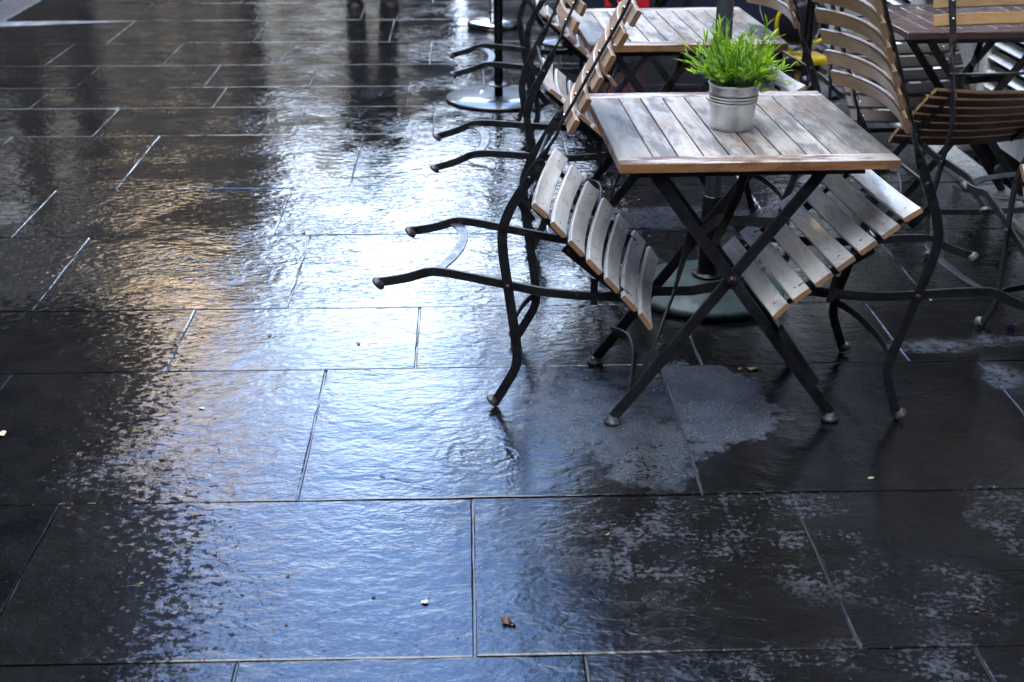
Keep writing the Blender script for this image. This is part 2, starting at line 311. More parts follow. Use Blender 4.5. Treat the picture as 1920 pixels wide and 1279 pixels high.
def build_paving():
    mb = MB(); g = .0019
    for i in range(len(ROWS)-1):
        y0, y1 = ROWS[i], ROWS[i+1]; xs = list(JX.get(ROWS[i], [random.uniform(-.4, .4)]))
        while xs[0] > KERBX+.5: xs.insert(0, xs[0]-random.uniform(.62, 1.0))
        xs[0] = KERBX
        while xs[-1] < FACX+.3: xs.append(xs[-1]+random.uniform(.65, 1.0))
        for a, b in zip(xs[:-1], xs[1:]):
            z = random.uniform(-.0007, .0007); tx = random.gauss(0, .0011); ty = random.gauss(0, .0014); t = random.random()
            def zz(x, y): return z+tx*(x-(a+b)/2)+ty*(y-(y0+y1)/2)
            nx, ny = 14, 10; gj = [g*random.uniform(.6, 1.5) for _ in range(4)]
            X0, X1, Y0, Y1 = a+gj[0], b-gj[1], y0+gj[2], y1-gj[3]; vs = []; fs = []
            for jy in range(ny+1):
                for jx in range(nx+1):
                    x = X0+(X1-X0)*jx/nx; y = Y0+(Y1-Y0)*jy/ny; e = jx in (0, nx) or jy in (0, ny)
                    if jx in (0, nx): x += random.gauss(0, .0011)
                    if jy in (0, ny): y += random.gauss(0, .0009)
                    if jx in (1,): x = X0+.002+random.uniform(0, .002)
                    if jx == nx-1: x = X1-.002-random.uniform(0, .002)
                    if jy == 1: y = Y0+.003+random.uniform(0, .002)
                    if jy == ny-1: y = Y1-.003-random.uniform(0, .002)
                    vs.append((x, y, zz(x, y)-((.0010 if y0 < 6 else .0004) if jx in (0, nx) else ((.0010 if y0 < 6 else .0018) if e else 0))))
            W = nx+1
            for jy in range(ny):
                for jx in range(nx): k = jy*W+jx; fs.append((k, k+1, k+1+W, k+W))
            rim = [jx for jx in range(W)]+[jy*W+nx for jy in range(1, ny+1)]+[ny*W+jx for jx in range(nx-1, -1, -1)]+[jy*W for jy in range(ny-1, 0, -1)]
            b0 = len(vs); vs += [(vs[k][0], vs[k][1], -.02) for k in rim]
            for q in range(len(rim)): r2 = (q+1) % len(rim); fs.append((rim[r2], rim[q], b0+q, b0+r2))
            mb.add(vs, fs, 0, False, t)
    o = mb.build('pavement', MAT['paving']); tag(o, kind='structure')
    mb = MB(); mb.add([(KERBX, ROWS[0], -.0050), (FACX+.9, ROWS[0], -.0050), (FACX+.9, ROWS[-1], -.0050), (KERBX, ROWS[-1], -.0050)], [(0, 1, 2, 3)])
    tag(mb.build('pavement_joints', MAT['joint']), kind='structure')
    mb = MB(); mb.add([(KERBX, 6.0, -.0016), (FACX+.9, 6.0, -.0016), (FACX+.9, ROWS[-1], -.0016), (KERBX, ROWS[-1], -.0016)], [(0, 1, 2, 3)])
    tag(mb.build('repointed_joints', MAT['lime']), kind='structure')
build_paving()
MAT['asphalt'] = None
def asphalt():
    m = NT('wet_asphalt'); p = m.mapv(m.pos(), (1, 1, 0)); a = m.noise(p, 120, 4, .7); b = m.noise(p, 2, 5, .6)
    m.P(Base_Color=m.mix(m.ramp(a, .4, .7), (.018, .018, .02), (.06, .06, .062)), Roughness=m.ramp(b, .35, .65, .12, .45), Normal=m.bump(a, .004))
    return m.m
MAT['asphalt'] = asphalt()
mb = MB(); mb.add([(-400, -400, -.09), (400, -400, -.09), (400, 600, -.09), (-400, 600, -.09)], [(0, 1, 2, 3)])
tag(mb.build('ground', MAT['asphalt']), kind='structure')
mb = MB(); mb.box((KERBX-.28, -7, -.3), (KERBX-.004, 60, .002), bev=.012)
MAT['kerb'] = simple('pale_granite_kerb', (.07, .075, .085), .3, 0, .4, 60, .002, .5)
tag(mb.build('kerb', MAT['kerb']), kind='structure')
MAT['yellow'] = simple('yellow_road_paint', (.62, .46, .14), .35, 0, .25, 30)
mb = MB(); mb.box((KERBX-.62, -7, -.10), (KERBX-.50, 60, -.084)); mb.box((KERBX-.85, -7, -.10), (KERBX-.73, 60, -.084))
tag(mb.build('road_marking', MAT['yellow']), kind='structure')

# ------------------------------------------------------------------ chair
PR = dict(footA=(-.004, .002), bendA=(.056, .122), riv=(.037, .345), bend2=(.027, .514), rod=(.094, .637), b0=(.187, .791), footB=(-.304, .339), bB=(-.158, .374), endB=(.31, .324), s1=(.123, .563), s7=(.399, .276))
WA = .4405; WS = .5234; WK = .5419
NU = Vector((.72, 0, .69)).normalized()          # what was 'up' while the chair stood on four feet
def foot_mesh(c, r=.0195):
    mb = MB(); ax = NU.to_track_quat('Z', 'Y').to_matrix()
    prof = [(.0, -.007), (r*.7, -.007), (r*.95, -.0045), (r, -.001), (r*.93, .003), (r*.80, .0045), (r*.78, .0075), (r*.62, .0105), (r*.3, .012), (0, .012)]
    mb.lathe(prof, 24, c, ax); return mb
def rivet(mb, s, z, y, side, r=.0062, mi=0):
    ax = Vector((0, side, 0)).to_track_quat('Z', 'Y').to_matrix()
    mb.lathe([(r, 0), (r*.95, .0018), (r*.6, .0042), (0, .005)], 12, (s, y, z), ax, mi)
def make_chair(seat_m, back_m, seed=0, side_m=None):
    rnd = random.Random(seed); root = empty('folding_chair'); I = MAT['iron']; side_m = side_m or MAT['end_wood']
    V = lambda s, y, z: Vector((s, y, z))
    ds, dz = .333-.187, 1.062-.791; ln = math.hypot(ds, dz); T = Vector((ds/ln, 0, dz/ln)); Fn = Vector((T.z, 0, -T.x))   # along the back bar; facing side
    for side in (-1, 1):
        y = side*WA/2
        # long bar: front foot, crossing, twist, back upright
        pts = smooth_path([PR['footA'], (.030, .062), (.055, .112), (.060, .160), (.052, .23), PR['riv'], (.026, .43), (.025, .495), (.042, .548), (.066, .592), PR['rod'], (.135, .706), PR['b0'], (.187+ds*.5, .791+dz*.5), (.187+ds, .791+dz), (.350, 1.118)], 5)
        P3 = []; Wd = []; Ws_ = []
        for i, (s, z) in enumerate(pts):
            tw = min(1, max(0, (z-.655)/.075)); tw = tw*tw*(3-2*tw); off = tw*.004
            t = Vector((pts[min(i+1, len(pts)-1)][0]-pts[max(i-1, 0)][0], 0, pts[min(i+1, len(pts)-1)][1]-pts[max(i-1, 0)][1])).normalized()
            inpl = Vector((t.z, 0, -t.x)); Wd.append(inpl*math.cos(tw*PI/2)+Vector((0, -side, 0))*math.sin(tw*PI/2))
            back = Vector((0, 0, 0))
            if z > .76: back = -Fn*.006
            P3.append(V(s, y-side*off, z)+back); Ws_.append(.0255-.003*tw)
        mb = MB(); mb.ribbon(P3, Wd, Ws_, .0075)
        for k in range(6):
            q = V(*[.187, 0, .791])+T*(k*.0595+.004)-Fn*.0095; q.y = y-side*.004
            mb.lathe([(.0052, -.001), (.0050, .0022), (.003, .0042), (0, .0048)], 10, q, (-Fn).to_track_quat('Z', 'Y').to_matrix(), 1)
        leg = mb.build('front_leg', [I, MAT['screw']], root)
        foot_mesh((PR['footA'][0]-.004, y, PR['footA'][1]+.010)).build('foot', MAT['foot'], leg)
        mb = MB(); rivet(mb, *PR['riv'], y+side*.0035, side, .0075); mb.build('rivet', MAT['rust'], leg)
        mb = MB(); rivet(mb, *PR['rod'], y+side*.0035, side, .0085); mb.build('rivet', MAT['rivet'], leg)
        # short bar: rear foot, crossing, seat front
        yb = y-side*.0095
        pts = smooth_path([PR['footB'], (-.235, .353), (-.175, .372), (-.135, .373), (-.06, .362), PR['riv'], (.13, .330), (.22, .324), PR['endB'], (.335, .322)], 5)
        mb = MB(); mb.ribbon([V(s, yb, z) for s, z in pts], V(NU.x, 0, NU.z), .0245, .0075)
        leg = mb.build('rear_leg', I, root)
        foot_mesh((PR['footB'][0]-.006, yb, PR['footB'][1]-.004)).build('foot', MAT['foot'], leg)
        for q in (.215, .325):
            mb = MB(); rivet(mb, q, .323, yb+side*.0035, side, .0075); mb.build('rivet', MAT['rivet'], leg)
        # link plate and rail under the seat
        yr = side*(WA/2-.017)
        a = Vector((PR['s1'][0], 0, PR['s1'][1])); b = Vector((PR['s7'][0], 0, PR['s7'][1])); d = (b-a).normalized(); nn = Vector((-d.z, 0, d.x))
        if nn.z < 0: nn = -nn
        mb = MB(); mb.ribbon([a+d*q-nn*.0175+V(0, yr, 0) for q in (-.022, .05, .12, .2, .28, .35, .405)], nn, .014, .006)
        rail = mb.build('seat_rail', I, root)
        mb = MB(); mb.ribbon([V(.262, yb+side*.006, .372), V(.262, yb+side*.006, .302)], V(1, 0, 0), .019, .005); mb.build('link_plate', I, rail)
        mb = MB(); mb.ribbon([V(.10, yr, .52), V(.062, yr+side*.006, .58)], V(1, 0, .6), .02, .004); mb.build('link_plate', I, rail)
        mb = MB(); rivet(mb, .262, .362, yb+side*.0085, side, .0055); mb.build('rivet', MAT['rivet'], rail)
        mb = MB(); mb.ribbon([V(.183, yr+side*.007, .455), V(.26, yr+side*.007, .392), V(.345, yr+side*.007, .325)], nn, .026, .006); br = mb.build('seat_bracket', I, root)
        mb = MB(); rivet(mb, .196, .444, yr+side*.010, side, .0075); mb.build('rivet', MAT['rust'], br)
    # seat slats
    mb = MB()
    for k in range(7):
        f = k/6; c0 = a.lerp(b, f); tilt = 0.
        if k == 6: tilt = -.14; c0 = c0-nn*.003-d*.002
        if k == 0: tilt = .10
        dd = d*math.cos(tilt)+nn*math.sin(tilt); n2 = nn*math.cos(tilt)-d*math.sin(tilt); pts = []
        for j in range(13):
            u = -1+2*j/12; bow = .017*(1-u*u); pts.append(c0-nn*(bow-.004)+V(0, u*(WS/2)*(1-(.01 if k in (0, 6) else 0)), 0))
        mb.ribbon(pts, dd, .0505+rnd.uniform(-.001, .001), .0135, 0, rnd.random(), 1)
        for sy in (-1, 1):
            q = c0+V(0, sy*(WA/2-.017), 0)-nn*(.017*(1-((WA/2-.017)/(WS/2))**2)-.004)+n2*.0062; mb.lathe([(.0042, 0), (.0036, .001), (0, .0012)], 8, q, n2.to_track_quat('Z', 'Y').to_matrix(), 2)
    mb.build('seat', [seat_m, side_m, MAT['screw']], root)
    # back slats
    mb = MB()
    for k in range(6):
        c0 = V(.187, 0, .791)+T*(k*.0595+.004)+Fn*.0115; pts = []
        for j in range(17):
            u = -1+2*j/16; bow = .036*(1-u*u); pts.append(c0-Fn*(bow-.012)+V(0, u*WK/2, 0))
        mb.ribbon(pts, T, .040, .0135, 0, rnd.random(), 1)
    mb.build('backrest', [back_m, side_m], root)
    # straps between the two rear legs and between the two long bars, and the rod
    h = WA/2-.013
    pts = [V(-.178+.052*(math.cos(PI*u/2)**.6 if abs(u) < 1 else 0), u*h, .366+.004*(1-u*u)) for u in [-1+i/8 for i in range(17)]]
    mb = MB(); mb.ribbon(pts, V(1, 0, .05), .030, .005); mb.build('stretcher', I, root)
    pts = [V(.058-.034*(math.cos(PI*u/2)**.6 if abs(u) < 1 else 0), u*(WA/2-.005), .15+.006*(1-u*u)) for u in [-1+i/8 for i in range(17)]]
    mb = MB(); mb.ribbon(pts, V(.1, 0, 1), .021, .005); mb.build('stretcher', I, root)
    mb = MB(); mb.tube([V(PR['rod'][0], -WA/2+.002, PR['rod'][1]), V(PR['rod'][0], WA/2-.002, PR['rod'][1])], .0052, 12); mb.build('cross_rod', MAT['iron'], root)
    return root
def place(o, x, y, yaw, tilt, label, group='folding chairs tipped against the tables'):
    z = 0
    o.matrix_world = Matrix.Translation((x, y, .006)) @ Matrix.Rotation(yaw, 4, 'Z') @ Matrix.Rotation(tilt, 4, 'Y')
    # the lowest foot touches the ground
    tag(o, label, 'chair', group); return o
chairA = make_chair(MAT['seat_wood'], MAT['warm_wood'], 3)
place(chairA, .108, 3.436, -.167, -.01, 'nearest left chair, pale grey seat slats, tipped against the table holding the potted plant')
chairB = make_chair(MAT['seat_wood'], MAT['back_wood'], 8)
place(chairB, 1.120, 3.326, 3.207, -.15, 'chair right of the plant table, its curved brown back slats turned toward the camera')
c = copy_tree(chairA); place(c, .230, 4.656, -.003, -.091, 'left chair tipped against the second table, right behind the nearest left chair')
c = copy_tree(chairA); place(c, .264, 6.096, .035, -.041, 'farthest chair of the left row, legs sticking out across the black parasol pole')
c = copy_tree(chairB); place(c, 1.130, 4.670, 3.24, -.184, 'chair tipped against the right side of the second table, in front of the yellow machine')
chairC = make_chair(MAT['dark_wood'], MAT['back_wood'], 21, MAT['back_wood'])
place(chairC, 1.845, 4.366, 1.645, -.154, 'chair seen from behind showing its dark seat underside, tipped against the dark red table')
chairD = make_chair(MAT['grey_wood'], MAT['grey_wood'], 33, MAT['grey_wood'])
place(chairD, 1.756, 5.50, -1.50, -.10, 'dull grey brown chair on the far side of the dark red table, beside white shutters')
c = copy_tree(chairA); place(c, 1.804, 3.719, -1.531, .111, 'chair mostly outside the right edge, only its black iron legs in view')

# ------------------------------------------------------------------ tables
MAT['groove'] = simple('dark_groove', (.012, .010, .010), .6, 0, .3, 40)  # near-black on the inner board sides between slats
def bar(mb, a, b, wd, w=.028, t=.009): mb.ribbon([Vector(a), Vector(a).lerp(Vector(b), .5), Vector(b)], Vector(wd), w, t)
def make_table(W, D, top_m, rail_m, edge_m, seed=0):
    """origin: ground below the table centre; x = width, y = depth"""
    rnd = random.Random(seed); root = empty('bistro_table'); I = MAT['iron']; H = .72; th = .024; xo = -.044
    mb = MB(); st = .088; rl = .060; n = 8; inner = W-2*st; pw = inner/n; gp = .0035
    def board(x0, y0, x1, y1, mi):
        # top surface material mi, outer edges get edge material (index 2)
        t = rnd.random(); z0, z1 = H-th, H; e = .0022
        vs = [(x0, y0, z0), (x1, y0, z0), (x1, y1, z0), (x0, y1, z0), (x0, y0, z1-e), (x1, y0, z1-e), (x1, y1, z1-e), (x0, y1, z1-e), (x0+e, y0+e, z1), (x1-e, y0+e, z1), (x1-e, y1-e, z1), (x0+e, y1-e, z1)]
        fs = [(3, 2, 1, 0), (0, 1, 5, 4), (1, 2, 6, 5), (2, 3, 7, 6), (3, 0, 4, 7), (4, 5, 9, 8), (5, 6, 10, 9), (6, 7, 11, 10), (7, 4, 8, 11), (8, 9, 10, 11)]
        sd = [2 if abs(q) < 1e-6 else 3 for q in (y0+Y, x1-X, y1-Y, x0+X)]
        mb.add(vs, fs, [2]+sd+[mi, mi, mi, mi, mi], False, t)
    X, Y = W/2, D/2
    board(-X, -Y, X, -Y+rl, 1); board(-X, Y-rl, X, Y, 1)
    board(-X, -Y+rl+.0006, -X+st, Y-rl-.0006, 0); board(X-st, -Y+rl+.0006, X, Y-rl-.0006, 0)
    for k in range(n):
        board(-X+st+k*pw+gp/2, -Y+rl+.0006, -X+st+(k+1)*pw-gp/2, Y-rl-.0006, 0)
    mb.build('tabletop', [top_m, rail_m, edge_m, MAT['groove']], root)
    # carrying bars below the top
    for yy in (-Y+.05, .02): mb = MB(); mb.box((-X+.03, yy-.004, H-th-.024), (X-.07, yy+.004, H-th-.001)); mb.build('frame_bar', I, root)
    for xx in (-X+.10, X-.10): mb = MB(); mb.box((xx-.012, -Y+.055, H-th-.012), (xx+.012, .015, H-th-.002)); mb.build('frame_bar', I, root)
    # two crossed pairs of flat legs
    sets = []
    for yo, f in ((-Y+.035, 1), (.045, 1)):
        for sgn in (-1, 1):
            y = yo+(.006 if sgn > 0 else -.006)
            mb = MB(); pts = [(xo+sgn*-.288, y, .020), (xo+sgn*-.23, y, .095), (xo, y, .405), (xo+sgn*.19, y, .655), (xo+sgn*.215, y, H-th-.002)]
            mb.ribbon([Vector(p) for p in pts], Vector((1, 0, 0)), .029, .009)
            leg = mb.build('leg', I, root); q = MB()
            q.lathe([(.0, .0), (.021, .0), (.0235, .004), (.0235, .009), (.020, .012), (.017, .013), (.015, .018), (.010, .021), (0, .022)], 24, (xo+sgn*-.290, y, 0)); q.build('foot', MAT['foot'], leg)
            if sgn < 0:
                q = MB(); rivet(q, xo, .405, y-.0045, -1, .011); q.build('rivet_ring', MAT['rust'], leg)
                q = MB(); rivet(q, xo, .405, y-.0065, -1, .0065); q.build('rivet', MAT['rivet'], leg)
    # straps tying the near and far leg of each side, and struts
    y0, y1 = -Y+.035, .045
    for sgn in (-1, 1):
        pts = [Vector((xo+sgn*(.245-.03*math.cos(PI*u/2)), (y0+y1)/2+u*(y1-y0)/2, .105+.04*math.cos(PI*u/2))) for u in [-1+i/6 for i in range(13)]]
        mb = MB(); mb.ribbon(pts, Vector((sgn*.3, 0, 1)), .03, .005); mb.build('strap', I, root)
    for pts, wd, w_ in (([(-.03, y1-.02, .44), (-.06, y1-.1, .40), (-.12, y0+.13, .32), (-.205, y0+.02, .16)], [Vector((1, 0, 0)), Vector((1, 0, 0)), Vector((.5, 1, 0)), Vector((0, 1, 0))], .020),
                       ([(.105, y0+.02, .545), (.0, (y0+y1)/2, .50), (-.02, y1-.02, .395)], Vector((0, 0, 1)), .026),
                       ([(-.14, y1, .225), (-.06, (y0+y1)/2, .30), (.04, y0+.03, .385)], Vector((0, 0, 1)), .026),
                       ([(.13, y1, .69), (.05, y0+.2, .56), (-.045, y0+.06, .46)], Vector((1, 0, .4)), .022)):
        mb = MB(); mb.ribbon([Vector(p)+Vector((xo, 0, 0)) for p in pts], wd, w_, .005); mb.build('strut', I, root)
    return root
tbl = make_table(.688, .74, MAT['table_wood'], MAT['table_rail'], MAT['table_edge'], 2)
tbl.location = (.7025, 3.445, 0); tbl.rotation_euler = (0, 0, R(1.6))
tag(tbl, 'bleached slatted bistro table in front with the potted plant on it', 'table', 'slatted bistro tables')
c = copy_tree(tbl); c.location = (.755, 4.90, 0); c.rotation_euler = (0, 0, R(2.2)); tag(c, 'bleached slatted bistro table just behind the plant, empty top', 'table', 'slatted bistro tables')
c = copy_tree(tbl); c.location = (.87, 6.32, 0); c.rotation_euler = (0, 0, R(1)); tag(c, 'bistro table farthest back in the left row, only its black legs show', 'table', 'slatted bistro tables')
c = copy_tree(tbl); c.location = (1.96, 3.10, 0); c.rotation_euler = (0, 0, PI+R(1)); tag(c, 'table beyond the right edge of the view, one round grey foot showing', 'table', 'slatted bistro tables')
td = make_table(.70, .60, MAT['table_dark'], MAT['table_dark'], MAT['table_dark'], 5)
td.location = (1.925, 5.03, 0); td.rotation_euler = (0, 0, R(2)); tag(td, 'dark red brown table at the top right corner, between the backs of two chairs', 'table', 'slatted bistro tables')

# ------------------------------------------------------------------ potted plant
def zinc():
    m = NT('galvanised_zinc'); p = m.obj(); n = m.noise(p, 30, 4, .6); v = m.n('ShaderNodeTexVoronoi', {'Vector': p, 'Scale': 45.}).outputs['Color']
    m.P(Base_Color=m.mix(.25, (.46, .47, .49), v) if False else m.mix(m.ramp(n, .35, .65), (.60, .62, .65), (.68, .70, .73)), Metallic=1., Roughness=m.ramp(m.noise(p, 10, 3, .5), .3, .7, .33, .39)); return m.m
MAT['zinc'] = zinc()
MAT['soil'] = simple('dark_soil', (.02, .015, .01), .9, 0, .5, 80, .004)
def leafmat(name, a, b):
    m = NT(name); t = m.attr('tone'); c = m.mix(t, a, b); m.P(Base_Color=c, Roughness=.42, Specular_IOR_Level=.4)
    tr = m.n('ShaderNodeBsdfTranslucent', {0: m.mix(.5, c, (.45, .75, .05))}); ms = m.n('ShaderNodeMixShader', {0: .35, 1: m.b.outputs[0], 2: tr.outputs[0]})
    m.t.links.new(ms.outputs[0], m.out.inputs[0]); return m.m
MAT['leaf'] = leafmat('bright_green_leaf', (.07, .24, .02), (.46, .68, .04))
MAT['leaf2'] = leafmat('grey_green_leaf', (.05, .14, .07), (.13, .26, .12))
pot = empty('potted_plant', (.700, 3.398, .7205), label='bushy bright green plant in a ribbed galvanised metal pot on the front table', cat='potted plant')
mb = MB()
r0, r1, H = .0545, .0650, .120
def pr_(f): return r0+(r1-r0)*f
prof = [(0, .0), (r0-.004, 0), (r0, .001), (r0+.0012, .003), (r0, .005), (r0, .007)]
for i in range(1, 60):
    f = i/60; rr = pr_(f); z = H*f
    for zc in (.62, .685, .75): rr += .0023*math.exp(-((f-zc)/.016)**2)
    if f > .08: prof.append((rr, z))
prof += [(r1+.0005, H-.003), (r1+.003, H-.001), (r1+.003, H+.001), (r1, H+.002), (r1-.002, H), (r1-.003, H-.008), (pr_(.85)-.002, H*.85), (0, H*.85)]
mb.lathe(prof, 64); mb.build('pot', MAT['zinc'], pot)
mb = MB(); mb.lathe([(0, H*.9), (.030, H*.905), (.058, H*.88), (.0601, H*.87)], 32); mb.build('soil', MAT['soil'], pot)
def leaf(mb, base, d, L_, w_, mi, tone, rnd):
    d = d.normalized(); side = d.cross(Vector((rnd.uniform(-.5, .5), rnd.uniform(-.5, .5), 1))).normalized(); n = side.cross(d)
    vs = []; fs = []; K = 5; dr = rnd.uniform(.05, .35)
    for i in range(K+1):
        f = i/K; wv = w_*math.sin(PI*min(1, (f*.9+.1)))**.8*(1 if f < 1 else 0)
        cpt = base+d*(L_*f)-Vector((0, 0, 1))*(dr*L_*f*f)
        vs += [cpt-side*wv/2+n*wv*.18, cpt, cpt+side*wv/2+n*wv*.18]
    for i in range(K):
        b = i*3; fs += [(b, b+1, b+4, b+3), (b+1, b+2, b+5, b+4)]
    mb.add(vs, fs, mi, True, tone)
rnd = random.Random(11); mb = MB(); ms_ = MB()
for k in range(135):
    a = rnd.uniform(0, 2*PI); rad = .050*math.sqrt(rnd.random()); lean = rnd.random()**.75*1.22*(.35+.65*rad/.05)
    b0 = Vector((rad*math.cos(a), rad*math.sin(a), H*.88)); a2 = a+rnd.gauss(0, .45)
    dirv = Vector((math.sin(lean)*math.cos(a2), math.sin(lean)*math.sin(a2), math.cos(lean)))
    Lh = rnd.uniform(.09, .185)*(1-.33*lean); pts = []
    for i in range(7):
        f = i/6; pts.append(b0+dirv*Lh*f+Vector((0, 0, 1))*(.035*lean*f*(1-f)*1.5-.02*lean*f*f))
    ms_.tube(pts, [.0011*(1-.6*i/6) for i in range(7)], 4)
    gray = rnd.random() < .14; tb = rnd.betavariate(1.7, 1.7)
    for j in range(rnd.randint(8, 13)):
        f = rnd.uniform(.22, 1.) if j else 1.; q = f*6; i0 = min(5, int(q)); base = pts[i0].lerp(pts[i0+1], q-i0)
        ta = rnd.uniform(0, 2*PI); sidev = Vector((math.cos(ta), math.sin(ta), rnd.uniform(-.2, .5)))
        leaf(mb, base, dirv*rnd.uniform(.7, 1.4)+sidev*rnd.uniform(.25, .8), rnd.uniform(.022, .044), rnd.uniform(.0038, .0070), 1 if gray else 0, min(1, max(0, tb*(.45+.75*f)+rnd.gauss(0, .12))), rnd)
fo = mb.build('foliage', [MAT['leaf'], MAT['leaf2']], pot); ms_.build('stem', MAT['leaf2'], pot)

# ------------------------------------------------------------------ parasols
MAT['pole_grey'] = simple('blue_grey_pole_paint', (.075, .095, .115), .33, .3, .2, 25, 0, .2)
MAT['pole_black'] = simple('black_pole_paint', (.010, .010, .014), .3, .2, .3, 25)
MAT['base_teal'] = simple('teal_painted_cast_base', (.014, .038, .044), .6, 0, .6, 28, .0015, .1)
MAT['base_dark'] = simple('dark_wet_steel_base', (.022, .024, .030), .42, .2, .5, 14, .0006, .6)
MAT['canvas'] = simple('dark_folded_canvas', (.030, .033, .040), .8, 0, .3, 12, .002)
def canopy(root, z0, z1, r):
    mb = MB(); n = 48; prof = []
    K = 22
    vs = []; fs = []
    for j in range(K+1):
        f = j/K; z = z0+(z1-z0)*f; rr = r*(1.0-.85*f**1.6)*(.8+.2*math.cos(f*9))
        if j == 0: rr *= .9
        for i in range(n):
            a = 2*PI*i/n+f*.5; q = rr*(1+.28*math.cos(8*a)+.07*math.cos(19*a+f*6)); vs.append((q*math.cos(a), q*math.sin(a), z))
    for j in range(K):
        for i in range(n): k = (i+1) % n; fs.append((j*n+i, j*n+k, (j+1)*n+k, (j+1)*n+i))
    mb.add(vs, fs, 0, True); mb.build('folded_canopy', MAT['canvas'], root)
    mb = MB(); mb.lathe([(0, z1-.02), (.018, z1-.02), (.022, z1+.02), (.012, z1+.05), (0, z1+.06)], 16); mb.build('finial', MAT['pole_black'], root)
    mb = MB(); mb.lathe([(r*.92, z0+(z1-z0)*.3-.012), (r*.93, z0+(z1-z0)*.3), (r*.92, z0+(z1-z0)*.3+.012)], 32); mb.build('tie_strap', MAT['pole_black'], root)
u1 = empty('parasol', (.787, 4.035, 0), label='closed parasol with grey pole and round teal base standing behind the front table', cat='parasol', group='closed parasols')
mb = MB(); mb.lathe([(0, 0), (.245, 0), (.252, .004), (.252, .014), (.246, .024), (.236, .029), (.20, .040), (.15, .052), (.09, .061), (.055, .064), (0, .064)], 72); mb.build('base', MAT['base_teal'], u1)
mb = MB(); mb.lathe([(.052, .062), (.054, .070), (.046, .074), (.036, .074), (.034, .080), (.034, .335), (.031, .338), (0, .338)], 32); mb.build('sleeve', MAT['pole_black'], u1)
mb = MB(); mb.lathe([(.0265, .33), (.0265, 2.75), (0, 2.75)], 8, smooth=False); mb.build('pole', MAT['pole_grey'], u1)
mb = MB(); mb.tube([(-.034, -.01, .25), (-.062, -.014, .25)], .006, 10); mb.lathe([(.013, -.006), (.014, 0), (.013, .006)], 14, (-.066, -.014, .25), Matrix.Rotation(PI/2, 3, 'Y')); mb.build('clamp_knob', MAT['pole_black'], u1)
canopy(u1, 1.45, 2.62, .125)
u2 = empty('parasol', (.172, 6.800, 0), label='closed parasol with slim black pole on a flat round dark base, left of the chairs', cat='parasol', group='closed parasols')
mb = MB(); mb.lathe([(0, 0), (.268, 0), (.272, .003), (.272, .013), (.268, .016), (.10, .020), (.05, .022), (0, .022)], 80); mb.build('base', MAT['base_dark'], u2)
mb = MB(); mb.lathe([(.0225, .02), (.0225, 2.8), (0, 2.8)], 28); mb.lathe([(.024, .075), (.064, .077), (.066, .079), (.064, .081), (.024, .083)], 32); mb.build('pole', MAT['pole_black'], u2)
canopy(u2, 1.35, 2.62, .13)
u3 = empty('parasol', (1.80, 6.93, 0), label='closed parasol on a dark round base between the second table and the shutters', cat='parasol', group='closed parasols')
mb = MB(); mb.lathe([(0, 0), (.205, 0), (.21, .003), (.21, .013), (.205, .018), (.08, .03), (0, .03)], 64); mb.build('base', MAT['base_dark'], u3)
mb = MB(); mb.lathe([(.024, .03), (.024, 2.8), (0, 2.8)], 24); mb.build('pole', MAT['pole_black'], u3)
canopy(u3, 1.35, 2.62, .13)

# ------------------------------------------------------------------ far street furniture
MAT['chrome'] = simple('brushed_stainless_steel', (.62, .63, .65), .16, 1., .12, 14)
b = empty('barrier_post', (.187, 8.861, 0), label='stainless steel barrier post on a round shiny base behind the black parasol pole', cat='barrier post')
mb = MB(); mb.lathe([(0, 0), (.160, 0), (.162, .003), (.168, .012), (.170, .018), (.168, .034), (.160, .040), (.06, .050), (.045, .052), (0, .052)], 64); mb.build('base', MAT['chrome'], b)
mb = MB(); mb.lathe([(.023, .05), (.023, .98), (.03, .985), (.03, 1.0), (.0, 1.012)], 28); mb.lathe([(.026, .09), (.028, .092), (.028, .11), (.026, .112)], 28); mb.build('pole', MAT['chrome'], b)
MAT['navy'] = simple('navy_canvas', (.010, .014, .045), .7, 0, .35, 4, .003)
MAT['sign_red'] = simple('red_print', (.75, .012, .022), .5, 0, .05, 20)
MAT['sign_white'] = simple('white_print', (.85, .86, .86), .5, 0, .05, 20)
